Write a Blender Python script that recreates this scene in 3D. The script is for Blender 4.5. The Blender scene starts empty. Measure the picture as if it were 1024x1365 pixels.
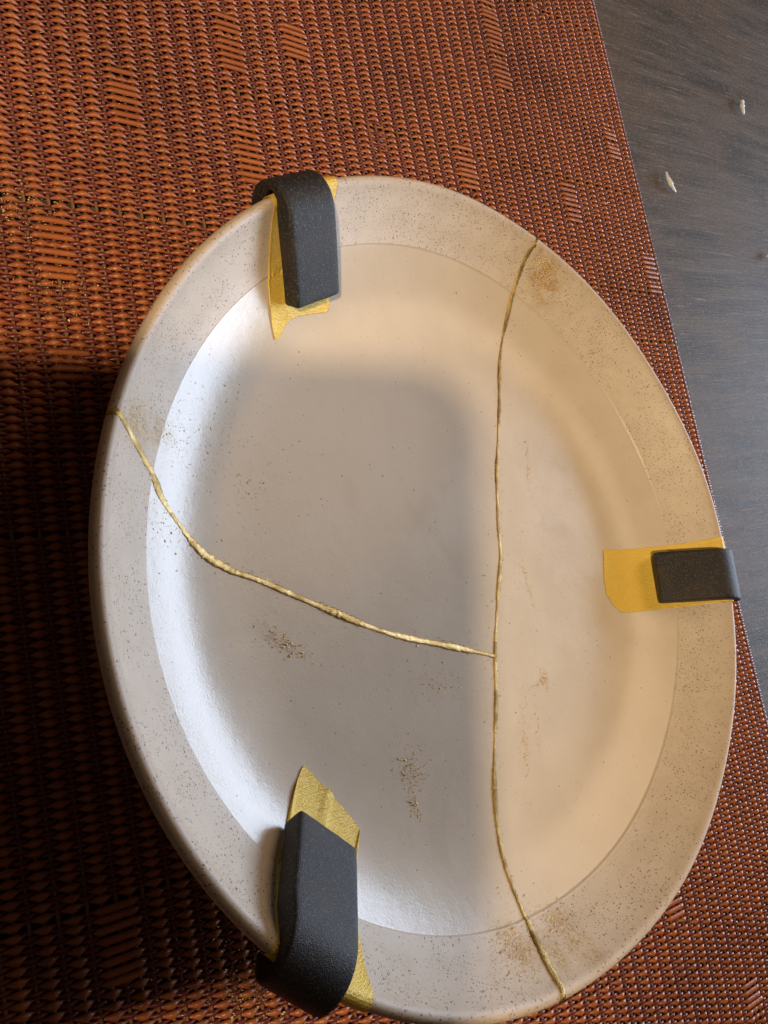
import bpy, bmesh, math, random
import numpy as np
from mathutils import Matrix, Vector

random.seed(7)
rng = np.random.default_rng(11)
sc = bpy.context.scene
col = sc.collection

# ------------------------------------------------------------------ camera
CAM_R = ((0.8444, -0.1809, 0.5043), (-0.0929, -0.9765, -0.1946), (0.5277, 0.1175, -0.8413))  # right, down, forward
CAM_C = Vector((-0.1566, -0.0128, 0.2167))
right, down, fwd = (Vector(v).normalized() for v in CAM_R)
cam_d = bpy.data.cameras.new('camera')
cam = bpy.data.objects.new('camera', cam_d)
col.objects.link(cam)
cam.matrix_world = Matrix(((right.x, -down.x, -fwd.x, CAM_C.x),
                           (right.y, -down.y, -fwd.y, CAM_C.y),
                           (right.z, -down.z, -fwd.z, CAM_C.z), (0, 0, 0, 1)))
cam_d.sensor_fit = 'HORIZONTAL'
cam_d.sensor_width = 36.0
cam_d.lens = 948.84 / 1024 * 36.0
cam_d.clip_start = 0.004
cam_d.clip_end = 50
sc.camera = cam

# ------------------------------------------------------------------ room light: dim air, cool window to the right, warm lamp up on the left
world = bpy.data.worlds.new('World')
sc.world = world
world.use_nodes = True
bg = world.node_tree.nodes['Background']
bg.inputs['Color'].default_value = (1.0, 0.70, 0.47, 1)
bg.inputs['Strength'].default_value = 0.033


def aim(o, target):
    o.rotation_euler = (Vector(target) - o.location).to_track_quat('-Z', 'Y').to_euler()


wd = bpy.data.lights.new('window_light', 'AREA')
wd.shape = 'RECTANGLE'
wd.size, wd.size_y = 0.9, 0.42
wd.energy = 19
wd.color = (0.64, 0.78, 1.0)
wo = bpy.data.objects.new('window_light', wd)
wo.location = (1.28, 0.0, 0.33)
aim(wo, (0, 0, 0.02))
col.objects.link(wo)

ld = bpy.data.lights.new('ceiling_lamp_light', 'SPOT')
ld.spot_size = math.radians(66)
ld.spot_blend = 1.0
ld.shadow_soft_size = 0.020
ld.energy = 25
ld.color = (1.0, 0.74, 0.45)
lo = bpy.data.objects.new('ceiling_lamp_light', ld)
lo.location = (-0.50, -0.14, 0.70)
aim(lo, (-0.04, 0.11, 0))
col.objects.link(lo)

rd = bpy.data.lights.new('warm_fill_light', 'AREA')  # added warm fill without a known source, lifts the plate's shaded middle
rd.shape = 'DISK'
rd.size = 0.6
rd.energy = 3.2
rd.color = (1.0, 0.70, 0.46)
ro = bpy.data.objects.new('warm_fill_light', rd)
ro.location = (0.62, 0.42, 0.88)
aim(ro, (0, 0, 0))
col.objects.link(ro)

vs = sc.view_settings
vs.view_transform = 'Standard'
vs.look = 'None'
vs.exposure = 0.0
vs.gamma = 1.0
vs.use_curve_mapping = False


# ------------------------------------------------------------------ helpers
def mesh_obj(name, V, F, mat=None, parent=None, smooth=True):
    me = bpy.data.meshes.new(name)
    me.from_pydata([tuple(v) for v in V], [], [tuple(f) for f in F])
    me.update()
    if mat:
        me.materials.append(mat)
    if smooth:
        me.polygons.foreach_set('use_smooth', [True] * len(me.polygons))
    o = bpy.data.objects.new(name, me)
    col.objects.link(o)
    if parent:
        o.parent = parent
    return o


def quad_obj(name, V, Q, mat=None, parent=None, smooth=True):
    """fast quad mesh from numpy arrays"""
    me = bpy.data.meshes.new(name)
    nv, nf = len(V), len(Q)
    me.vertices.add(nv)
    me.vertices.foreach_set('co', np.asarray(V, np.float32).ravel())
    me.loops.add(nf * 4)
    me.loops.foreach_set('vertex_index', np.asarray(Q, np.int32).ravel())
    me.polygons.add(nf)
    me.polygons.foreach_set('loop_start', np.arange(0, nf * 4, 4, dtype=np.int32))
    me.polygons.foreach_set('loop_total', np.full(nf, 4, np.int32))
    if smooth:
        me.polygons.foreach_set('use_smooth', np.ones(nf, bool))
    me.update(calc_edges=True)
    me.validate()
    if mat:
        me.materials.append(mat)
    o = bpy.data.objects.new(name, me)
    col.objects.link(o)
    if parent:
        o.parent = parent
    return o


def empty(name, loc=(0, 0, 0), parent=None):
    o = bpy.data.objects.new(name, None)
    o.location = loc
    o.empty_display_size = 0.02
    col.objects.link(o)
    if parent:
        o.parent = parent
    return o


def tag(o, label=None, cat=None, group=None, kind=None):
    if label: o['label'] = label
    if cat: o['category'] = cat
    if group: o['group'] = group
    if kind: o['kind'] = kind
    return o


class N:
    """small node-tree builder"""
    def __init__(s, name):
        s.m = bpy.data.materials.new(name)
        s.m.use_nodes = True
        s.t = s.m.node_tree
        s.b = s.t.nodes['Principled BSDF']

    def n(s, typ, **kw):
        x = s.t.nodes.new(typ)
        for k, v in kw.items():
            if k.startswith('_'):
                setattr(x, k[1:], v)
        return x

    def link(s, a, b):
        s.t.links.new(a, b)

    def val(s, sock, v):
        if hasattr(v, 'is_output') or isinstance(v, bpy.types.NodeSocket):
            s.link(v, sock)
        else:
            sock.default_value = v

    def math(s, op, a, b=0.0, c=None):
        x = s.n('ShaderNodeMath', _operation=op)
        s.val(x.inputs[0], a)
        s.val(x.inputs[1], b)
        if c is not None: s.val(x.inputs[2], c)
        return x.outputs[0]

    def mix(s, fac, a, b, blend='MIX'):
        x = s.n('ShaderNodeMix', _data_type='RGBA', _blend_type=blend)
        s.val(x.inputs[0], fac)
        s.val(x.inputs[6], a if not isinstance(a, tuple) else (*a[:3], 1))
        s.val(x.inputs[7], b if not isinstance(b, tuple) else (*b[:3], 1))
        return x.outputs[2]

    def coord(s, which='Object', scale=(1, 1, 1), loc=(0, 0, 0), rot=(0, 0, 0)):
        c = s.n('ShaderNodeTexCoord')
        m = s.n('ShaderNodeMapping')
        m.inputs['Scale'].default_value = scale
        m.inputs['Location'].default_value = loc
        m.inputs['Rotation'].default_value = rot
        s.link(c.outputs[which], m.inputs[0])
        return m.outputs[0]

    def noise(s, vec, scale, detail=3, rough=0.5, dist=0.0):
        x = s.n('ShaderNodeTexNoise')
        s.link(vec, x.inputs['Vector'])
        x.inputs['Scale'].default_value = scale
        x.inputs['Detail'].default_value = detail
        x.inputs['Roughness'].default_value = rough
        x.inputs['Distortion'].default_value = dist
        return x.outputs[0]

    def voro(s, vec, scale, rand=1.0):
        x = s.n('ShaderNodeTexVoronoi')
        s.link(vec, x.inputs['Vector'])
        x.inputs['Scale'].default_value = scale
        x.inputs['Randomness'].default_value = rand
        return x

    def ramp(s, fac, p0, p1, smooth=True):
        x = s.n('ShaderNodeMapRange', _interpolation_type='SMOOTHSTEP' if smooth else 'LINEAR')
        s.link(fac, x.inputs[0])
        x.inputs[1].default_value = p0
        x.inputs[2].default_value = p1
        return x.outputs[0]

    def bump(s, height, strength, dist):
        x = s.n('ShaderNodeBump')
        s.link(height, x.inputs['Height'])
        x.inputs['Strength'].default_value = strength
        x.inputs['Distance'].default_value = dist
        return x.outputs[0]

    def set(s, **kw):
        for k, v in kw.items():
            k = k.replace('_', ' ')
            sock = s.b.inputs[k]
            if isinstance(v, tuple): v = (*v[:3], 1) if len(v) == 3 and sock.type == 'RGBA' else v
            s.val(sock, v)
        return s.m


# ------------------------------------------------------------------ materials
def mat_glaze():
    k = N('speckled_glaze')
    v = k.coord('Object')
    sep = k.n('ShaderNodeSeparateXYZ'); k.link(v, sep.inputs[0])
    r = k.math('SQRT', k.math('ADD', k.math('MULTIPLY', sep.outputs[0], sep.outputs[0]),
                              k.math('MULTIPLY', sep.outputs[1], sep.outputs[1])))
    # the plate is slightly out of round: follow its own outline
    X, Y = sep.outputs[0], sep.outputs[1]
    ir = k.math('DIVIDE', 1.0, k.math('MAXIMUM', r, 0.001))
    cx_, sy2 = k.math('MULTIPLY', X, ir), k.math('MULTIPLY', Y, ir)
    s2_ = k.math('MULTIPLY', k.math('MULTIPLY', cx_, sy2), 2 * 0.0282)
    s3_ = k.math('MULTIPLY', k.math('MULTIPLY', sy2, k.math('SUBTRACT', 3.0, k.math('MULTIPLY', k.math('MULTIPLY', sy2, sy2), 4.0))), -0.0045)
    c3_ = k.math('MULTIPLY', k.math('MULTIPLY', cx_, k.math('SUBTRACT', k.math('MULTIPLY', k.math('MULTIPLY', cx_, cx_), 4.0), 3.0)), 0.0014)
    r = k.math('DIVIDE', r, k.math('ADD', 1.0, k.math('ADD', s2_, k.math('ADD', s3_, c3_))))
    wobble = k.noise(v, 60, 2)
    rr = k.math('ADD', r, k.math('MULTIPLY', k.math('SUBTRACT', wobble, 0.5), 0.0003))
    flange = k.ramp(rr, 0.1142, 0.1147)
    n1 = k.noise(v, 45, 4, 0.6)
    inner = k.mix(k.ramp(n1, 0.3, 0.7), (0.60, 0.525, 0.425), (0.64, 0.565, 0.46))
    n2 = k.noise(v, 120, 4, 0.6)
    outer = k.mix(k.ramp(n2, 0.3, 0.7), (0.585, 0.505, 0.405), (0.64, 0.555, 0.455))
    base = k.mix(flange, inner, outer)
    # faint rubbed-in stains of metal powder in the well
    st = k.noise(v, 26, 5, 0.65, 0.6)
    stain = k.math('MULTIPLY', k.ramp(st, 0.56, 0.78), 0.30)
    base = k.mix(stain, base, (0.40, 0.31, 0.21))
    # smudges of gold powder rubbed into the glaze beside the seams
    smudge = None
    grain = k.noise(v, 1300, 3, 0.75)
    patch = k.noise(v, 140, 3, 0.6)
    for sx_, sy_, sr in ((.0665, .1075, .0065), (.0610, .1135, .0045), (-.0290, -.1165, .0065), (-.0190, -.1215, .005), (-.0080, -.1190, .006),
                         (-.1130, .0400, .006), (-.1040, .0400, .006) , (.0700, .1020, .006), (-.0080, -.1240, .006)):
        ds = k.math('SQRT', k.math('ADD', k.math('POWER', k.math('SUBTRACT', sep.outputs[0], sx_), 2.0),
                                   k.math('POWER', k.math('SUBTRACT', sep.outputs[1], sy_), 2.0)))
        m_ = k.ramp(ds, sr * 1.25, sr * 0.2)
        smudge = m_ if smudge is None else k.math('MAXIMUM', smudge, m_)
    smudge = k.math('MULTIPLY', smudge, k.math('MULTIPLY', k.ramp(patch, 0.32, 0.56), k.ramp(grain, 0.36, 0.58)))
    base = k.mix(k.math('MULTIPLY', smudge, 0.92), base, (0.42, 0.27, 0.085))
    # iron speckle, dense on the flange, sparse in the well
    def specks(scale, rad, keep_f, keep_i, seed):
        vv = k.coord('Object', loc=(seed, seed * 0.7, 0.0))
        nn = k.n('ShaderNodeTexNoise'); k.link(vv, nn.inputs['Vector']); nn.inputs['Scale'].default_value = 900
        va = k.n('ShaderNodeVectorMath', _operation='MULTIPLY_ADD')
        k.link(nn.outputs['Color'], va.inputs[0])
        va.inputs[1].default_value = (0.0011,) * 3
        k.link(vv, va.inputs[2])
        vo = k.voro(va.outputs[0], scale)
        sp = k.n('ShaderNodeSeparateColor'); k.link(vo.outputs['Color'], sp.inputs[0])
        thr = k.math('ADD', keep_i, k.math('MULTIPLY', flange, keep_f - keep_i))
        clump = k.math('MULTIPLY', k.ramp(k.noise(vv, 90, 2), 0.3, 0.7), 1.6)
        on = k.math('LESS_THAN', sp.outputs[0], k.math('MULTIPLY', thr, clump))
        rad_ = k.math('MULTIPLY', k.math('ADD', sp.outputs[1], 0.35), rad)
        dot = k.math('LESS_THAN', vo.outputs['Distance'], rad_)
        return k.math('MULTIPLY', on, dot)
    s1 = specks(1400, 0.29, 0.46, 0.012, 0.31)
    s2 = specks(2000, 0.32, 0.42, 0.022, 1.77)
    base = k.mix(k.math('MULTIPLY', s2, 0.55), base, (0.23, 0.14, 0.08))
    lip = k.math('MULTIPLY', k.ramp(rr, 0.1262, 0.1290), 0.38)
    base = k.mix(lip, base, (0.40, 0.27, 0.155))
    base = k.mix(k.math('MULTIPLY', s1, 0.78), base, (0.085, 0.06, 0.045))
    fine = k.noise(v, 1500, 2, 0.6)
    mid = k.noise(v, 180, 3, 0.5)
    h = k.math('ADD', k.math('MULTIPLY', fine, 0.5), k.math('MULTIPLY', mid, 1.0))
    bmp = k.bump(h, 0.22, 0.00035)
    rough = k.math('ADD', k.math('MULTIPLY', flange, 0.26), k.math('ADD', 0.20, k.math('MULTIPLY', n1, 0.08)))
    return k.set(Base_Color=base, Roughness=rough, Normal=bmp, IOR=1.5)


def mat_gold(name, c0, c1, rough, scale=2600):
    k = N(name)
    v = k.coord('Object')
    n = k.noise(v, scale, 4, 0.7)
    n2 = k.noise(v, 160, 2, 0.5)
    c = k.mix(k.ramp(n2, 0.35, 0.65), c0, c1)
    c = k.mix(k.ramp(n, 0.55, 0.75), c, (c1[0] * 0.35, c1[1] * 0.3, c1[2] * 0.25))
    return k.set(Base_Color=c, Metallic=0.9, Roughness=rough, Normal=k.bump(n, 0.6, 0.0004))


def mat_tape():
    k = N('gold_tape')
    v = k.coord('Object')
    n = k.noise(v, 1800, 4, 0.7)
    fib = k.noise(k.coord('Object', scale=(300, 1500, 300)), 1.0, 3, 0.6, 0.4)
    c = k.mix(k.ramp(n, 0.3, 0.7), (0.78, 0.53, 0.055), (0.87, 0.63, 0.14))
    h = k.math('ADD', k.math('MULTIPLY', n, 0.6), fib)
    return k.set(Base_Color=c, Metallic=0.12, Roughness=0.38, Normal=k.bump(h, 0.8, 0.0005))


def mat_foam():
    k = N('black_foam')
    v = k.coord('Object')
    vo = k.voro(v, 3400)
    sp = k.n('ShaderNodeSeparateColor'); k.link(vo.outputs['Color'], sp.inputs[0])
    n = k.noise(v, 1100, 3, 0.7)
    h = k.math('ADD', k.math('MULTIPLY', vo.outputs['Distance'], 0.6), k.math('MULTIPLY', n, 0.5))
    c = k.mix(sp.outputs[0], (0.0055, 0.0046, 0.0042), (0.019, 0.0165, 0.015))
    c = k.mix(k.math('MULTIPLY', k.math('GREATER_THAN', sp.outputs[1], 0.93), 0.8), c, (0.10, 0.10, 0.10))
    brown = k.ramp(k.noise(v, 70, 2), 0.5, 0.7)
    c = k.mix(k.math('MULTIPLY', brown, 0.35), c, (0.045, 0.030, 0.020))
    return k.set(Base_Color=c, Roughness=0.6, Normal=k.bump(h, 0.35, 0.0005))


def mat_vinyl(name, c0, c1, rough):
    k = N(name)
    v = k.coord('Object')
    n = k.noise(k.coord('Object', scale=(1, 8, 1)), 70, 3, 0.6)
    n2 = k.noise(v, 14, 3, 0.6)
    c = k.mix(k.ramp(n, 0.3, 0.7), c0, c1)
    c = k.mix(k.math('MULTIPLY', k.ramp(n2, 0.45, 0.72), 0.6), c, (c0[0] * 0.55, c0[1] * 0.55, c0[2] * 0.6))
    fine = k.noise(v, 1800, 3, 0.6)
    return k.set(Base_Color=c, Roughness=rough, Normal=k.bump(fine, 0.5, 0.0003), IOR=1.5)


def mat_wood():
    k = N('dark_stained_wood')
    v = k.coord('Object')
    warp = k.n('ShaderNodeTexNoise'); k.link(v, warp.inputs['Vector'])
    warp.inputs['Scale'].default_value = 5.5
    warp.inputs['Detail'].default_value = 2
    va = k.n('ShaderNodeVectorMath', _operation='MULTIPLY_ADD')
    k.link(warp.outputs['Color'], va.inputs[0])
    va.inputs[1].default_value = (0.04, 0.014, 0.0)
    k.link(v, va.inputs[2])
    m = k.n('ShaderNodeMapping'); k.link(va.outputs[0], m.inputs[0])
    m.inputs['Scale'].default_value = (9, 80, 1)
    g1 = k.noise(m.outputs[0], 1.0, 5, 0.62)
    m2 = k.n('ShaderNodeMapping'); k.link(va.outputs[0], m2.inputs[0])
    m2.inputs['Scale'].default_value = (38, 700, 1)
    g2 = k.noise(m2.outputs[0], 1.0, 4, 0.7)
    big = k.noise(va.outputs[0], 17, 4, 0.65)
    c = k.mix(k.ramp(g1, 0.32, 0.68), (0.030, 0.026, 0.024), (0.100, 0.084, 0.070))
    c = k.mix(k.math('MULTIPLY', k.ramp(big, 0.42, 0.66), 0.75), c, (0.095, 0.068, 0.050))
    c = k.mix(k.math('MULTIPLY', k.ramp(g2, 0.56, 0.70), 0.75), c, (0.26, 0.205, 0.15))
    c = k.mix(k.math('MULTIPLY', k.ramp(g2, 0.42, 0.28), 0.6), c, (0.012, 0.011, 0.011))
    grit = k.noise(v, 900, 3, 0.7)
    c = k.mix(k.math('MULTIPLY', k.ramp(grit, 0.50, 0.70), 0.6), c, (0.20, 0.17, 0.14))
    rough = k.math('ADD', 0.50, k.math('MULTIPLY', g2, 0.25))
    h = k.math('ADD', k.math('MULTIPLY', g2, 1.0), k.math('MULTIPLY', grit, 0.5))
    return k.set(Base_Color=c, Roughness=rough, Specular_IOR_Level=0.32, Normal=k.bump(h, 0.55, 0.0007))


def mat_plain(name, c, rough, metal=0.0, bscale=400, bs=0.2):
    k = N(name)
    v = k.coord('Object')
    n = k.noise(v, bscale, 3, 0.6)
    cc = k.mix(k.ramp(n, 0.3, 0.7), tuple(x * 0.88 for x in c), c)
    return k.set(Base_Color=cc, Roughness=rough, Metallic=metal, Normal=k.bump(n, bs, 0.0004))


M = dict(glaze=mat_glaze(),
         seam=mat_gold('gold_lacquer', (0.40, 0.255, 0.08), (0.72, 0.53, 0.24), 0.30),
         seam_dark=mat_gold('brown_gold_lacquer', (0.25, 0.155, 0.05), (0.50, 0.345, 0.13), 0.36),
         flake=mat_gold('gold_powder', (0.60, 0.38, 0.12), (0.85, 0.62, 0.26), 0.30),
         tape=mat_tape(), foam=mat_foam(),
         orange=mat_vinyl('rust_orange_vinyl', (0.385, 0.110, 0.042), (0.48, 0.158, 0.056), 0.25),
         wine=mat_vinyl('burgundy_vinyl', (0.155, 0.034, 0.032), (0.21, 0.048, 0.044), 0.23),
         warp=mat_vinyl('brown_vinyl', (0.20, 0.085, 0.035), (0.27, 0.13, 0.055), 0.42),
         wood=mat_wood(),
         white=mat_plain('white_shaving', (0.84, 0.88, 0.93), 0.5),
         phone=mat_plain('phone_shell', (0.03, 0.03, 0.033), 0.35),
         glass=mat_plain('lens_glass', (0.01, 0.01, 0.012), 0.08, bs=0.0))

# ------------------------------------------------------------------ table
V, F = [], []
nx, ny = 24, 24
for j in range(ny + 1):
    for i in range(nx + 1):
        V.append((-0.9 + 1.9 * i / nx, -0.75 + 1.7 * j / ny, -0.0004))
for j in range(ny):
    for i in range(nx):
        a = j * (nx + 1) + i
        F.append((a, a + 1, a + nx + 2, a + nx + 1))
# a real board: give the sheet a thickness of 25 mm
table = mesh_obj('table', V, F, M['wood'], smooth=False)
sol = table.modifiers.new('thickness', 'SOLIDIFY')
sol.thickness = 0.025
sol.offset = -1
tag(table, kind='structure')

# ------------------------------------------------------------------ woven placemat
PC, PW, SH = 0.00345, 0.00131, -0.0346       # warp pitch, strand pitch, skew of the weave
X1 = 0.1700                                   # right edge (selvedge)
NWARP = 112
X0 = X1 - (NWARP - 1) * PC
Y0, NW = -0.262, 446
ZC = 0.00150
AMP = 0.00078
SUB = 4
mat_root = tag(empty('placemat', (0, 0, 0)),
               'rust and burgundy woven vinyl placemat under the mended plate', 'placemat')

# long floats: (x, y_low, y_high, number of warps)
floats = [(-0.0915, .1528, .1760, 3), (-0.0485, .185, .2085, 3), (-0.0490, .1400, .1660, 3), (-0.024, .196, .212, 3),
          (0.0880, .2104, .262, 3), (0.1590, .186, .2070, 3), (0.0510, .1540, .1745, 3), (0.1135, .146, .168, 3),
          (0.1600, .1130, .1360, 3), (-0.1217, .096, .1181, 3), (-0.1277, -.099, -.0777, 3), (0.0836, -.161, -.148, 3),
          (0.1132, -.215, -.198, 3), (-.118, .066, .076, 3)]
flips = [(0.0075, .1645, .1775, 2), (-.113, -.058, -.046, 2), (.125, .262, .2665, 3)]
gaps = [(.1193, -.21, .18), (.1752, -.06, .18), (.0925, .05, .18), (.2685, .06, .18), (-.082, -.16, .02), (.018, -.2, -.1)]

ns = (NWARP - 1) * SUB + 1 + 6
sx = X0 - 3 * PC / SUB + np.arange(ns) * PC / SUB
NSIDE = 5
ang = np.arange(NSIDE) * 2 * np.pi / NSIDE + np.pi / 2
warp_index = (sx - X0) / PC
over0 = np.cos(np.pi * warp_index)            # +1 on even warps
buf = {0: ([], []), 1: ([], [])}
for i in range(NW):
    par = i % 2
    sgn = 1.0 if par == 0 else -1.0
    ybase = Y0 + i * PW
    y = ybase + SH * sx
    skip = np.zeros(ns, bool)
    for gy, xa, xb in gaps:
        if abs(ybase - gy) < PW * 1.0 and par == 1:
            skip |= (sx > xa) & (sx < xb)
    wob = 0.00012 * np.sin(sx * 90 + i * 2.1 + rng.uniform(0, 6)) + rng.normal(0, 0.00007)
    o = over0 * sgn
    # shape the undulation: flat on top, quick dive between
    o = np.sign(o) * np.abs(o) ** 0.85
    o = o * 0.95 + 0.16 if par == 0 else o * 0.80 - 0.22
    for fx, ya, yb, nwp in floats:
        if ya < ybase + SH * fx < yb:
            wi = (fx - X0) / PC
            # centre the float on a warp where the orange strands lie below
            c0 = 2 * round((wi - 1) / 2) + 1
            d = np.abs(warp_index - c0)
            m = np.clip((1.42 + rng.choice([-.9, -.35, -.1, 0.0, .15, .45]) - d) / 0.35, 0, 1)
            o = o * (1 - m) + (0.92 if par == 0 else -0.75) * m
    for fx, ya, yb, nwp in flips:
        if ya < ybase + SH * fx < yb:
            wi = (fx - X0) / PC
            m = np.clip((nwp * 0.5 + 0.2 - np.abs(warp_index - round(wi))) / 0.3, 0, 1)
            o = o * (1 - 2 * m * 0.8)
    z = ZC + AMP * o * (1 + rng.normal(0, 0.05)) + 0.0005 * (np.sin(sx * 31 + ybase * 17) * 0.5 + 0.5)
    # the strand spreads where it rides over a cord and narrows where it dives
    hw = (0.00062 + 0.00052 * np.clip(o, -.2, 1)) if par == 0 else (0.00060 + 0.00026 * np.clip(o, 0, 1))
    hh = 0.00042 + 0.00004 * o
    # strands tuck round the last cord at the selvedge
    endd = np.clip((sx - X1) / (0.75 * PC), 0, 1)
    z = z * (1 - endd) + 0.0007 * endd
    hw = hw * (1 - 0.35 * endd)
    yy = y + wob
    ring = np.zeros((ns, NSIDE, 3))
    ring[:, :, 0] = sx[:, None]
    ring[:, :, 1] = yy[:, None] + np.cos(ang)[None] * hw[:, None]
    ring[:, :, 2] = np.maximum(z[:, None] + np.sin(ang)[None] * hh[:, None], 0.0001)
    Vs, Qs = buf[par]
    base = sum(len(a) for a in Vs) if False else buf.setdefault(('n', par), 0)
    Vs.append(ring.reshape(-1, 3))
    a = np.arange(ns - 1)[:, None] * NSIDE
    k0 = np.arange(NSIDE)[None]
    k1 = (k0 + 1) % NSIDE
    q = np.stack([a + k0, a + NSIDE + k0, a + NSIDE + k1, a + k1], -1)
    keep = ~(skip[:-1] | skip[1:])
    q = q[keep].reshape(-1, 4) + base
    Qs.append(q)
    buf[('n', par)] = base + ns * NSIDE
for par, key, lab in ((0, 'orange', 'rust orange strands of the weave'), (1, 'wine', 'dark burgundy strands of the weave')):
    o = quad_obj('cross_strands', np.concatenate(buf[par][0]), np.concatenate(buf[par][1]), M[key], mat_root)
    tag(o, lab, kind='stuff')
# lengthwise cords
Vs, Qs = [], []
nys = NW // 2 + 2
ys = Y0 - 0.002 + np.arange(nys) * PW * 2
a4 = np.arange(5) * 2 * np.pi / 5 + np.pi / 2
base = 0
for w in range(NWARP):
    x = X0 + w * PC + 0.00010 * np.sin(ys * 60 + w) + rng.normal(0, 0.00006)
    rr = 0.00056 + rng.normal(0, 0.00002)
    wave = 0.0005 * (np.sin(x * 31 + ys * 17) * 0.5 + 0.5)
    ring = np.zeros((nys, 5, 3))
    ring[:, :, 0] = x[:, None] + np.cos(a4)[None] * rr
    ring[:, :, 1] = ys[:, None] + SH * x[:, None]
    ring[:, :, 2] = ZC + wave[:, None] + np.sin(a4)[None] * rr
    Vs.append(ring.reshape(-1, 3))
    a = np.arange(nys - 1)[:, None] * 5
    k0 = np.arange(5)[None]
    k1 = (k0 + 1) % 5
    Qs.append(np.stack([a + k0, a + 5 + k0, a + 5 + k1, a + k1], -1).reshape(-1, 4) + base)
    base += nys * 5
tag(quad_obj('lengthwise_cords', np.concatenate(Vs), np.concatenate(Qs), M['warp'], mat_root), 'brown cords running up the weave', kind='stuff')

# ------------------------------------------------------------------ plate
TX, TY, H0 = -0.1018, -0.072, 0.0412
A2, B2, A3, B3 = 0.0003, 0.0282, 0.0014, -0.0045
nrm = Vector((-TX, -TY, 1)).normalized()
plate = empty('mended_plate', (0, 0, H0))
plate.rotation_mode = 'QUATERNION'
plate.rotation_quaternion = Vector((0, 0, 1)).rotation_difference(nrm)
tag(plate, 'cream speckled stoneware plate with gold mended cracks, tilted on the placemat', 'plate')
PLATE_M = Matrix.Translation((0, 0, H0)) @ plate.rotation_quaternion.to_matrix().to_4x4()


def wobr(th):
    return 1 + A2 * math.cos(2 * th) + B2 * math.sin(2 * th) + A3 * math.cos(3 * th) + B3 * math.sin(3 * th)


RIM, RL = 0.1300, 0.1145
# upper face, from the middle out to the lip
UP = [(0.0, -0.02676), (.012, -0.02676), (.024, -0.02674), (.036, -0.02671), (.048, -0.02666), (.058, -0.02661), (.066, -0.02654), (.073, -0.02646),
      (0.079, -0.02636), (0.084, -0.02618), (0.0885, -0.02581), (0.0925, -0.02526), (0.096, -0.02453), (0.0992, -0.02362), (0.1022, -0.02256), (0.105, -0.02136), (0.1076, -0.02010), (0.11, -0.01881), (0.1118, -0.01779), (0.1132, -0.01697), (0.114, -0.01650), (0.11425, -0.01635),
      (.11432, -.01628), (.11450, -.01555), (.11460, -.01546), (.1149, -.01532), (.1153, -.0150),
      (.1160, -.0144), (.1175, -.0133), (.1195, -.0111), (.1215, -.0089), (.1235, -.0067), (.1252, -.0046), (.1264, -.0029), (.1272, -.0016)]
LIP = [(.1278, -.0007), (.1285, -.0001), (.1292, .0002), (.1299, .0001), (.1306, -.0004), (.1311, -.0012), (.1313, -.0022), (.1311, -.0033)]
LOW = [(.1306, -.0046), (.1295, -.0064), (.1275, -.0092), (.1250, -.0124), (.1220, -.0158), (.1185, -.0194), (.114, -.0228), (.108, -.0256), (.100, -.0280),
       (.092, -.0297), (.086, -.0305), (.082, -.0312), (.081, -.0328), (.079, -.0334), (.076, -.0334), (.0745, -.0325), (.073, -.0312), (.05, -.0309), (.02, -.0308), (0.0, -.0308)]
# sharpen sampling of the upper face so that the seams cut cleanly


def refine(P, step):
    out = [P[0]]
    for a, b in zip(P, P[1:]):
        n = max(1, int(math.ceil(math.hypot(b[0] - a[0], b[1] - a[1]) / step)))
        for i in range(1, n + 1):
            out.append((a[0] + (b[0] - a[0]) * i / n, a[1] + (b[1] - a[1]) * i / n))
    return out


PROF = refine(UP, 0.003) + LIP + refine(LOW, 0.006)
UPR = np.array([p[0] for p in UP + LIP[:3]])
UPZ = np.array([p[1] for p in UP + LIP[:3]])


def surf_z(x, y):
    r = math.hypot(x, y) / wobr(math.atan2(y, x))
    return float(np.interp(r, UPR, UPZ))


def surf_n(x, y):
    e = 0.0005
    dx = (surf_z(x + e, y) - surf_z(x - e, y)) / (2 * e)
    dy = (surf_z(x, y + e) - surf_z(x, y - e)) / (2 * e)
    return Vector((-dx, -dy, 1)).normalized()


# crack lines in the plate's own plane
CRACK_A = [(0.0655, 0.1290), (0.0598, 0.1192), (0.0569, 0.1131), (0.0560, 0.1043), (0.0535, 0.092), (0.0482, 0.0764), (0.0416, 0.0569), (0.0339, 0.0378),
           (0.0292, 0.0256), (0.0238, 0.0081), (0.0204, -0.0047), (0.0136, -0.0192), (0.0061, -0.0369), (0.0013, -0.0515),
           (-0.0052, -0.0674), (-0.01, -0.0805), (-0.0137, -0.0932), (-0.0164, -0.1041), (-0.0186, -0.1137), (-0.0214, -0.1196),
           (-0.0259, -0.1271), (-0.0300, -0.1345)]
CRACK_B = [(-0.1320, 0.0462), (-0.1245, 0.0430), (-0.1194, 0.0397), (-0.115, 0.0368), (-0.1086, 0.0304), (-0.1057, 0.024), (-0.1009, 0.0172), (-0.0951, 0.0098),
           (-0.0867, 0.0039), (-0.0778, -0.0003), (-0.0666, -0.0068), (-0.0549, -0.0133), (-0.0424, -0.0201), (-0.0316, -0.0248),
           (-0.0199, -0.0289), (-0.0076, -0.0332), (0.0057, -0.0381)]


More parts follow.
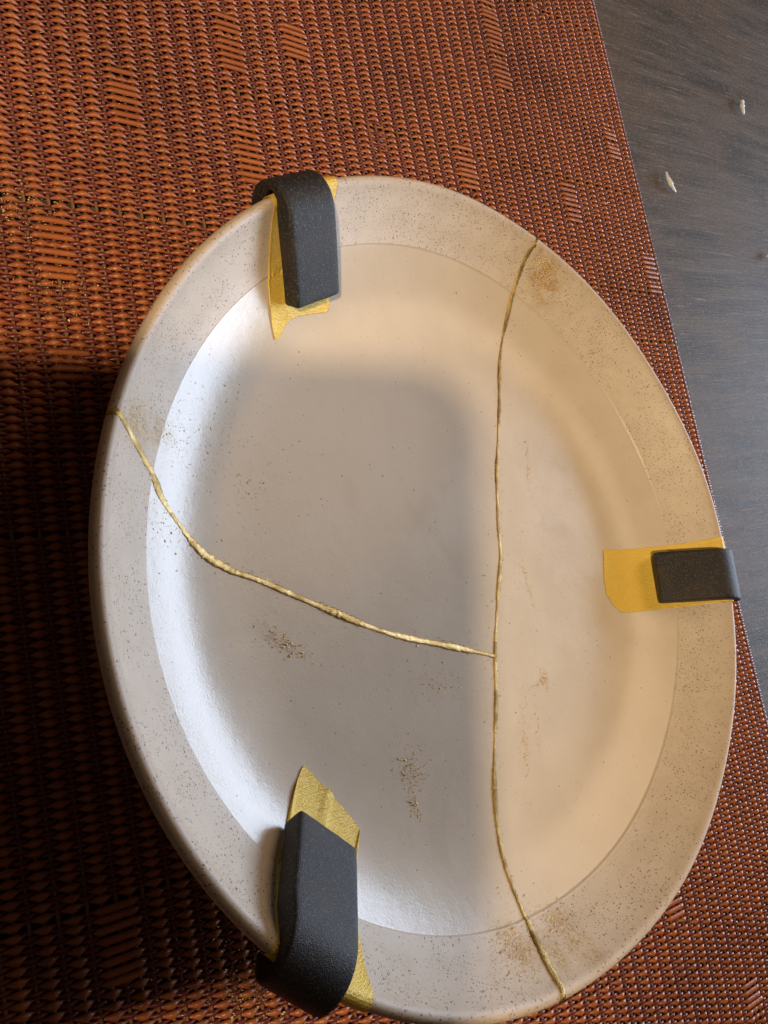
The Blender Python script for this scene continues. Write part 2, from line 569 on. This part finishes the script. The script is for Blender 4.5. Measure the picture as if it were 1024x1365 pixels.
def catmull(P, step, jit=0.0):
    P = [Vector((p[0], p[1])) for p in P]
    Q = [P[0] * 2 - P[1]] + P + [P[-1] * 2 - P[-2]]
    out = []
    for i in range(1, len(Q) - 2):
        p0, p1, p2, p3 = Q[i - 1:i + 3]
        n = max(1, int((p2 - p1).length / step))
        for j in range(n):
            u = j / n
            out.append(0.5 * ((2 * p1) + (p2 - p0) * u + (2 * p0 - 5 * p1 + 4 * p2 - p3) * u * u + (3 * p1 - p0 - 3 * p2 + p3) * u ** 3))
    out.append(P[-1])
    return out


def extend(L, d=0.05):
    a, b = Vector(L[0]), Vector(L[-1])
    da = (Vector(L[0]) - Vector(L[1])).normalized()
    db = (Vector(L[-1]) - Vector(L[-2])).normalized()
    return [tuple(a + da * d)] + [tuple(p) for p in L] + [tuple(b + db * d)]


def side_fn(L):
    P = np.array(extend(L))
    A, B = P[:-1], P[1:]
    D = B - A
    LL = (D ** 2).sum(1)

    def f(x, y):
        q = np.array((x, y))
        t = np.clip(((q - A) * D).sum(1) / LL, 0, 1)
        C = A + D * t[:, None]
        d2 = ((q - C) ** 2).sum(1)
        i = int(np.argmin(d2))
        s = D[i, 0] * (q[1] - A[i, 1]) - D[i, 1] * (q[0] - A[i, 0])
        return math.copysign(math.sqrt(d2[i]), s)
    return f


cA = catmull(CRACK_A, 0.004)
cB = catmull(CRACK_B, 0.004)
fA = side_fn(cA)       # walking down the crack: left-hand side positive = the right-hand shard
fB = side_fn(cB)

NSEG = 240
grid = []
for k in range(NSEG):
    th = 2 * math.pi * k / NSEG
    w = wobr(th)
    lw = 0.00025 * math.sin(5 * th + 1) + 0.00018 * math.sin(9 * th + .4)
    grid.append([(r * w * math.cos(th), r * w * math.sin(th), z + lw * (r / RIM) ** 4) for r, z in PROF])
polys = []
for k in range(NSEG):
    g0, g1 = grid[k], grid[(k + 1) % NSEG]
    for i in range(len(PROF) - 1):
        p = [g0[i], g0[i + 1], g1[i + 1], g1[i]]
        if i == 0: p = [g0[0], g0[1], g1[1]]
        if i == len(PROF) - 2: p = [g0[i], g0[i + 1], g1[i]]
        polys.append(p)
cacheA, cacheB = {}, {}


def sv(f, cache, p):
    key = (round(p[0], 7), round(p[1], 7))
    if key not in cache: cache[key] = f(p[0], p[1])
    return cache[key]


def clip(p, f, cache, sign):
    vals = [sv(f, cache, q) * sign for q in p]
    if all(v >= 0 for v in vals): return p
    if all(v < 0 for v in vals): return None
    out = []
    for i in range(len(p)):
        a, b, va, vb = p[i], p[(i + 1) % len(p)], vals[i], vals[(i + 1) % len(p)]
        if va >= 0: out.append(a)
        if (va >= 0) != (vb >= 0):
            t = va / (va - vb)
            q = tuple(a[j] + (b[j] - a[j]) * t for j in range(3))
            out.append(q)
            cache[(round(q[0], 7), round(q[1], 7))] = 0.0
    return out if len(out) > 2 else None


def shard(tests, label):
    idx, V, F = {}, [], []
    for p in polys:
        q = p
        for f, c, s in tests:
            q = clip(q, f, c, s) if q else None
        if not q: continue
        face = []
        for v in q:
            key = (round(v[0], 6), round(v[1], 6), round(v[2], 6))
            if key not in idx:
                idx[key] = len(V)
                V.append(v)
            if not face or (face[-1] != idx[key] and face[0] != idx[key]): face.append(idx[key])
        if len(face) > 2: F.append(face)
    o = mesh_obj('shard', V, F, M['glaze'], plate)
    bm = bmesh.new()
    bm.from_mesh(o.data)
    bmesh.ops.recalc_face_normals(bm, faces=bm.faces)
    # make sure the well faces up
    up = sum(1 if f.normal.z > 0 else -1 for f in bm.faces if f.calc_center_median().z > -0.0275 and f.calc_center_median().xy.length < 0.1)
    if up < 0: bmesh.ops.reverse_faces(bm, faces=bm.faces)
    bm.to_mesh(o.data)
    bm.free()
    o.data.polygons.foreach_set('use_smooth', [True] * len(o.data.polygons))
    if label: o['label'] = label
    return o


shard([(fA, cacheA, 1)], 'right-hand shard of the plate, warm cream')
shard([(fA, cacheA, -1), (fB, cacheB, 1)], 'upper left shard between the two gold seams')
shard([(fA, cacheA, -1), (fB, cacheB, -1)], 'lower left shard below the curved gold seam')


def lip_point(x, y, over):
    """continue past the lip: over = arc length past the rim, along the rounded lip and outer wall"""
    th = math.atan2(y, x)
    w = wobr(th)
    P = LIP + LOW[:6]
    L = 0
    for a, b in zip(P, P[1:]):
        d = math.hypot(b[0] - a[0], b[1] - a[1])
        if L + d >= over:
            t = (over - L) / d
            r, z = a[0] + (b[0] - a[0]) * t, a[1] + (b[1] - a[1]) * t
            nr, nz = -(b[1] - a[1]) / d, (b[0] - a[0]) / d
            return r * w, z, nr, nz, th
        L += d
    r, z = P[-1]
    return r * w, z, 1, 0, th


def seam(line, w0, w1, mat, label):
    pts = catmull(line, 0.0005)
    # split in on-plate points and the run over the lip
    V, F = [], []
    K = 7
    ph = random.uniform(0, 9)
    rows = []
    for i, p in enumerate(pts):
        r = p.length / wobr(math.atan2(p.y, p.x))
        if r > 0.1312: continue
        rows.append(p)
    for i, p in enumerate(rows):
        q0, q1 = rows[max(0, i - 1)], rows[min(len(rows) - 1, i + 1)]
        d = (q1 - q0).normalized()
        s = Vector((-d.y, d.x))
        u = i / max(1, len(rows) - 1)
        hw = (w0 + (w1 - w0) * u) * (1 + 0.34 * math.sin(i * 0.11 + ph) * math.sin(i * 0.029 + 2 * ph) + random.uniform(-.12, .12))
        hh = hw * 0.42
        j = s * random.uniform(-0.00009, 0.00009)
        n = surf_n(p.x, p.y)
        for kk in range(K):
            a = math.pi * kk / (K - 1)
            off = math.cos(a) * hw * (1 + random.uniform(-.10, .10))
            x, y = p.x + j.x + s.x * off, p.y + j.y + s.y * off
            rad = math.hypot(x, y) / wobr(math.atan2(y, x))
            if rad > 0.1285:
                R_, z_, nr, nz, th = lip_point(x, y, (rad - 0.1278) * 1.3)
                b = Vector((R_ * math.cos(th), R_ * math.sin(th), z_))
                nn = Vector((nr * math.cos(th), nr * math.sin(th), nz))
            else:
                b = Vector((x, y, surf_z(x, y)))
                nn = n
            lift = math.sin(a) * hh * (1 + random.uniform(-.22, .22)) - 0.00005
            V.append(b + nn * lift)
    for i in range(len(rows) - 1):
        for kk in range(K - 1):
            a = i * K + kk
            F.append((a, a + 1, a + K + 1, a + K))
    o = mesh_obj('gold_seam', V, F, mat, plate)
    o['label'] = label
    return o


seam(CRACK_A, 0.00088, 0.00092, M['seam_dark'], 'long raised gold seam running from rim to rim')
seam(CRACK_B, 0.00108, 0.00105, M['seam'], 'curved gold seam from the left rim to the long seam')


# ------------------------------------------------------------------ gold tape strips and foam clips
def frame(th):
    a = math.radians(th)
    return Vector((math.cos(a), math.sin(a), 0)), Vector((-math.sin(a), math.cos(a), 0))


def to_world(p):
    return PLATE_M @ Vector(p)


def tape(th, end, right_rim, left_rim, label, wrinkle=0.0):
    """end = ragged inner edge [(u, rho)...] from one side of the strip to the other; *_rim = side positions at the rim"""
    er, et = frame(th)
    us = [e[0] for e in end]
    nu, nv = 28, 46
    V, F = [], []
    E = np.array(end)
    # arc parameter along the ragged edge
    seg = np.r_[0, np.cumsum(np.hypot(*np.diff(E, axis=0).T))]
    seg /= seg[-1]
    for i in range(nu + 1):
        t = i / nu
        eu, er_ = np.interp(t, seg, E[:, 0]), np.interp(t, seg, E[:, 1])
        er_ += random.uniform(-.00022, .00022)
        ru = left_rim + (right_rim - left_rim) * t
        for j in range(nv + 1):
            s = j / nv
            if j <= 24:
                q = j / 24
                uu = eu + (ru - eu) * q
                R0 = math.sqrt(max(1e-9, (0.1280 * wobr(math.radians(th))) ** 2 - uu * uu))
                rho = er_ + (R0 - er_) * q
                p = er * rho + et * uu
                n = surf_n(p.x, p.y)
                z = surf_z(p.x, p.y)
                b = Vector((p.x, p.y, z))
            else:
                uu = ru
                R0 = math.sqrt(max(1e-9, (0.1280 * wobr(math.radians(th))) ** 2 - uu * uu))
                p = er * R0 + et * uu
                R_, z_, nr, nz, a = lip_point(p.x, p.y, (j - 24) / 22 * 0.014)
                b = Vector((R_ * math.cos(a), R_ * math.sin(a), z_))
                n = Vector((nr * math.cos(a), nr * math.sin(a), nz))
            lift = 0.00034 + wrinkle * max(0, math.sin(t * 17 + s * 4)) ** 3 * (1 - s)
            V.append(to_world(b + n * lift))
    for i in range(nu):
        for j in range(nv):
            a = i * (nv + 1) + j
            F.append((a, a + 1, a + nv + 2, a + nv + 1))
    o = mesh_obj('tape_strip', V, F, M['tape'], smooth=False)
    m = o.modifiers.new('thickness', 'SOLIDIFY')
    m.thickness = 0.00012
    m.offset = 0
    tag(o, label, 'tape', 'gold tape strips on the plate rim')
    return o


tape(113.5, [(.0203, .1051), (.0224, .0977), (.0235, .0928), (.0211, .0927), (.0171, .096), (.011, .0974), (-.0033, .0949), (-.0087, .1036)],
     -0.0132, 0.0158, 'yellow gold tape strip with a drip-shaped corner beneath the upper foam clip', 0.0003)
tape(-13, [(.0108, .0811), (-.0014, .0793), (-.0077, .0789), (-.0131, .083), (-.0156, .0879), (-.0136, .1057)],
     -0.0120, 0.0157, 'flat yellow gold tape strip beneath the right-hand foam clip', 0.00015)
tape(-136.2, [(.0107, .1031), (.0088, .0968), (-.0045, .0931), (-.0123, .0920), (-.0154, .0916), (-.0150, .099), (-.0135, .1058)],
     -0.0135, 0.0155, 'pale gold tape strip with a pointed tip above the lower foam clip', 0.0005)


def foam_clip(th, u0, u1, u0e, u1e, top_len, label, thick=0.0066, tail=0.016, grow=0.0, up=0.0):
    er, et = frame(th)
    w = wobr(math.radians(th))
    # inner contact line of the upper arm, in (r, z), from its free end out to the lip
    r_end = top_len
    inner = [(r_end, float(np.interp(r_end, UPR, UPZ)) + 0.0012 + up), (r_end * .5 + .0635, -.0105 + up * .6), (.1268, -.0008), (.1285, .0006), (.1300, .0008),
             (.1313, .0000), (.1320, -.0015), (.1319, -.0034), (.1308, -.0054), (.1308 - tail * 0.62, -.0054 - tail * 0.78)]
    P = [Vector((a[0] * w, a[1])) for a in inner]
    # resample
    path = []
    for a, b in zip(P, P[1:]):
        n = max(1, int((b - a).length / 0.0016))
        for i in range(n): path.append(a.lerp(b, i / n))
    path.append(P[-1])
    # smooth
    for _ in range(2):
        path = [path[0]] + [(path[i - 1] + path[i] * 2 + path[i + 1]) / 4 for i in range(1, len(path) - 1)] + [path[-1]]
    outer = []
    for i, p in enumerate(path):
        d = (path[min(i + 1, len(path) - 1)] - path[max(0, i - 1)]).normalized()
        n = Vector((-d.y, d.x))
        outer.append(p + n * thick * (1 + grow * math.sin(i * 0.6)))
    for _ in range(6):
        outer = [outer[0]] + [(outer[i - 1] + outer[i] * 2 + outer[i + 1]) / 4 for i in range(1, len(outer) - 1)] + [outer[-1]]
    NU = 14
    V, F = [], []
    rows = []
    NP = len(path)
    # closed loop in the radial plane: inner line forwards, outer line back
    loop = [(i, 0) for i in range(NP)]
    ND = 5
    rings = []
    for iu in range(NU + 1):
        t = iu / NU
        ring = []
        for i in range(NP):
            s = 1 - i / (NP - 1)
            s = min(1, s / 0.55)
            uu = (u0 + (u1 - u0) * t) * (1 - s) + (u0e + (u1e - u0e) * t) * s
            for k in range(ND + 1):
                q = path[i].lerp(outer[i], k / ND)
                jit = random.uniform(-1, 1) * 0.00010
                ring.append(er * (q.x + jit) + et * (uu + random.uniform(-1, 1) * 0.00008) + Vector((0, 0, q.y + jit)))
        rings.append(ring)
    bm = bmesh.new()
    vv = [[bm.verts.new(to_world(p)) for p in ring] for ring in rings]
    S = ND + 1
    for iu in range(NU):
        for i in range(NP - 1):
            for k in (0, ND):
                f = [vv[iu][i * S + k], vv[iu + 1][i * S + k], vv[iu + 1][(i + 1) * S + k], vv[iu][(i + 1) * S + k]]
                bm.faces.new(f)
        for i in (0, NP - 1):
            for k in range(ND):
                bm.faces.new([vv[iu][i * S + k], vv[iu + 1][i * S + k], vv[iu + 1][i * S + k + 1], vv[iu][i * S + k + 1]])
    for iu in (0, NU):
        for i in range(NP - 1):
            for k in range(ND):
                bm.faces.new([vv[iu][i * S + k], vv[iu][(i + 1) * S + k], vv[iu][(i + 1) * S + k + 1], vv[iu][i * S + k + 1]])
    loose = [v for v in bm.verts if not v.link_faces]
    bmesh.ops.delete(bm, geom=loose, context='VERTS')
    bmesh.ops.recalc_face_normals(bm, faces=bm.faces)
    me = bpy.data.meshes.new('foam_clip')
    bm.to_mesh(me)
    bm.free()
    me.materials.append(M['foam'])
    me.polygons.foreach_set('use_smooth', [True] * len(me.polygons))
    o = bpy.data.objects.new('foam_clip', me)
    col.objects.link(o)
    sm = o.modifiers.new('round', 'SMOOTH')
    sm.iterations = 2
    sm.factor = 0.5
    ss = o.modifiers.new('sub', 'SUBSURF')
    ss.levels = ss.render_levels = 1
    tag(o, label, 'foam clip', 'black foam clips gripping the plate rim')
    return o


foam_clip(113.5, -0.0050, 0.0124, -0.0050, 0.0150, 0.1030, 'black foam clip over the upper rim of the plate')
foam_clip(-13, -0.0112, 0.0098, -0.0116, 0.0098, 0.1055, 'black foam clip over the right rim, nearest the bare wood', thick=0.0060)
foam_clip(-136.2, -0.0060, 0.0072, -0.0150, 0.0054, 0.1040, 'black foam clip over the lower left rim of the plate', thick=0.0067, tail=0.013)


# ------------------------------------------------------------------ gold powder
def flakes(name, pts, size, label):
    V, F = [], []
    for p, n in pts:
        n = (n + Vector((random.gauss(0, .35), random.gauss(0, .35), random.gauss(0, .2)))).normalized()
        t = n.orthogonal().normalized()
        t.rotate(Matrix.Rotation(random.uniform(0, 6.28), 3, n))
        b = n.cross(t)
        s = size * random.lognormvariate(0, 0.45) * 0.5
        k = len(V)
        h = n * s * 0.5
        q = random.uniform(.5, 1)
        V += [p + t * s, p + b * s * q, p - t * s * .8, p - b * s * q, p + h]
        F += [(k, k + 1, k + 4), (k + 1, k + 2, k + 4), (k + 2, k + 3, k + 4), (k + 3, k, k + 4)]
    o = mesh_obj(name, V, F, M['flake'], smooth=False)
    return tag(o, label, 'gold powder', kind='stuff')


pl = []


def add(x, y, lift=0.0001):
    r = math.hypot(x, y) / wobr(math.atan2(y, x))
    if r > 0.1275: return
    n = surf_n(x, y)
    pl.append((to_world(Vector((x, y, surf_z(x, y))) + n * lift), PLATE_M.to_3x3() @ n))


def blob(x, y, sx_, sy_, rot, n):
    c, s = math.cos(rot), math.sin(rot)
    for _ in range(n):
        a, b = random.gauss(0, sx_), random.gauss(0, sy_)
        add(x + a * c - b * s, y + a * s + b * c)


for c_, n_ in ((CRACK_A, 8), (CRACK_B, 8)):
    for p in catmull(c_, 0.0011):
        for _ in range(n_):
            d = random.expovariate(1 / 0.0016)
            a = random.uniform(0, 6.28)
            add(p.x + math.cos(a) * d, p.y + math.sin(a) * d)
blob(.0665, .1070, .0038, .0040, .6, 1500)
blob(.0615, .1130, .003, .002, .9, 288)
blob(-.0285, -.1160, .005, .003, .4, 594)
blob(-.012, -.1190, .006, .003, .2, 306)
blob(-.1125, .0400, .006, .004, 1.0, 800)
blob(-.1010, .0390, .004, .005, .3, 234)
blob(-.1080, .0200, .004, .006, .3, 162)
blob(-.0745, -.0188, .0045, .0016, -.7, 388)
blob(-.0400, -.0640, .0026, .0040, .3, 356)
blob(-.0425, -.0730, .0010, .0035, .2, 194)
blob(.0265, -.0504, .0012, .0022, .2, 178)
blob(.0235, -.0512, .0025, .0006, .2, 45)
blob(.0489, .0295, .0009, .0055, -.3, 162)
blob(.0315, -.0161, .0008, .0060, 0, 113)
blob(-.0225, -.0420, .006, .003, -.4, 126)
blob(-.0816, .0300, .010, .006, -.4, 234)
blob(-.085, .048, .012, .008, .2, 198)
blob(.0092, -.0687, .0012, .010, -.3, 194)
blob(.017, -.066, .001, .006, -.3, 72)
for _ in range(260):
    a, r = random.uniform(0, 6.28), 0.128 * math.sqrt(random.random())
    add(r * math.cos(a), r * math.sin(a))
flakes('gold_powder', pl, 0.00027, 'fine gold powder dusted over the mended plate')

mp = []


def mblob(x, y, s, n):
    for _ in range(n):
        mp.append((Vector((x + random.gauss(0, s), y + random.gauss(0, s * .8), 0.0027 + random.uniform(-.0005, .0002))), Vector((0, 0, 1))))


mblob(-.131, .119, .007, 468)
mblob(-.121, .095, .006, 360)
mblob(-.13, .075, .008, 216)
mblob(-.038, .198, .006, 126)
mblob(-.092, -.114, .007, 756)
mblob(-.105, -.10, .012, 288)
mblob(-.12, .15, .03, 468)
for _ in range(700):
    mp.append((Vector((random.uniform(-.17, .165), random.uniform(-.2, .25), 0.0026 + random.uniform(-.0008, .0002))), Vector((0, 0, 1))))
flakes('gold_powder', mp, 0.00040, 'gold powder sprinkled on the woven placemat')


# ------------------------------------------------------------------ white shavings on the table
def shaving(x, y, length, bend, rz, thick, label):
    V, F = [], []
    n, K = 16, 8
    for i in range(n + 1):
        t = i / n
        a = bend * (t - .5)
        R_ = length / bend
        px, py = R_ * math.sin(a), R_ * (1 - math.cos(a))
        rr = thick * (0.55 + 0.45 * math.sin(math.pi * min(1, max(0, t * .94 + .03)))) * random.uniform(.65, 1.25)
        if i in (0, n): rr *= 0.4
        for k in range(K):
            b = 2 * math.pi * k / K
            q = Vector((px - math.sin(a) * math.cos(b) * rr, py + math.cos(a) * math.cos(b) * rr, thick + math.sin(b) * rr * .8 + .0010 * math.sin(t * 3)))
            V.append(q)
    for i in range(n):
        for k in range(K):
            F.append((i * K + k, i * K + (k + 1) % K, (i + 1) * K + (k + 1) % K, (i + 1) * K + k))
    F.append(tuple(range(K))[::-1])
    F.append(tuple(n * K + k for k in range(K)))
    o = mesh_obj('shaving', V, F, M['white'])
    o.location = (x, y, 0)
    o.rotation_euler = (0, 0, rz)
    tag(o, label, 'shaving', 'white shavings on the table')


shaving(.2954, .2504, .0125, 2.2, -1.9, .0016, 'small curved white shaving farthest up the dark table')
shaving(.1988, .1816, .0140, 1.8, -1.2, .0014, 'thin curved white shaving near the placemat edge')
shaving(.2835, .1477, .0080, 1.6, 0.6, .0015, 'stubby white shaving at the right edge of the picture')


# ------------------------------------------------------------------ the phone that took the picture: it shades the middle of the plate from the lamp
def phone():
    root = empty('phone', (0, 0, 0))
    root.matrix_world = cam.matrix_world.copy()
    tag(root, 'dark phone held above the plate, casting the soft shadow across it', 'phone')
    x0, x1, y0, y1, z0, z1, rad = -0.118, 0.018, -0.116, 0.018, 0.003, 0.0105, 0.020

    def slab(name, x0, x1, y0, y1, z0, z1, rad, mat):
        out = []
        for cx, cy, a0 in ((x1 - rad, y1 - rad, 0), (x0 + rad, y1 - rad, 90), (x0 + rad, y0 + rad, 180), (x1 - rad, y0 + rad, 270)):
            for i in range(9):
                a = math.radians(a0 + 90 * i / 8)
                out.append((cx + rad * math.cos(a), cy + rad * math.sin(a)))
        n = len(out)
        V = [(x, y, z0) for x, y in out] + [(x, y, z1) for x, y in out]
        F = [tuple(range(n))[::-1], tuple(range(n, 2 * n))] + [(i, (i + 1) % n, n + (i + 1) % n, n + i) for i in range(n)]
        o = mesh_obj(name, V, F, mat, root, smooth=False)
        b = o.modifiers.new('edge', 'BEVEL')
        b.width = min(0.002, (z1 - z0) * .3)
        b.segments = 3
        return o
    slab('body', x0, x1, y0, y1, z0, z1, rad, M['phone'])
    slab('screen', x0 + .003, x1 - .003, y0 + .003, y1 - .003, z1 + .0001, z1 + .0006, rad - .003, M['glass'])
    return root


phone()

sc.render.resolution_x, sc.render.resolution_y = 768, 1024
sc.render.engine = 'CYCLES'
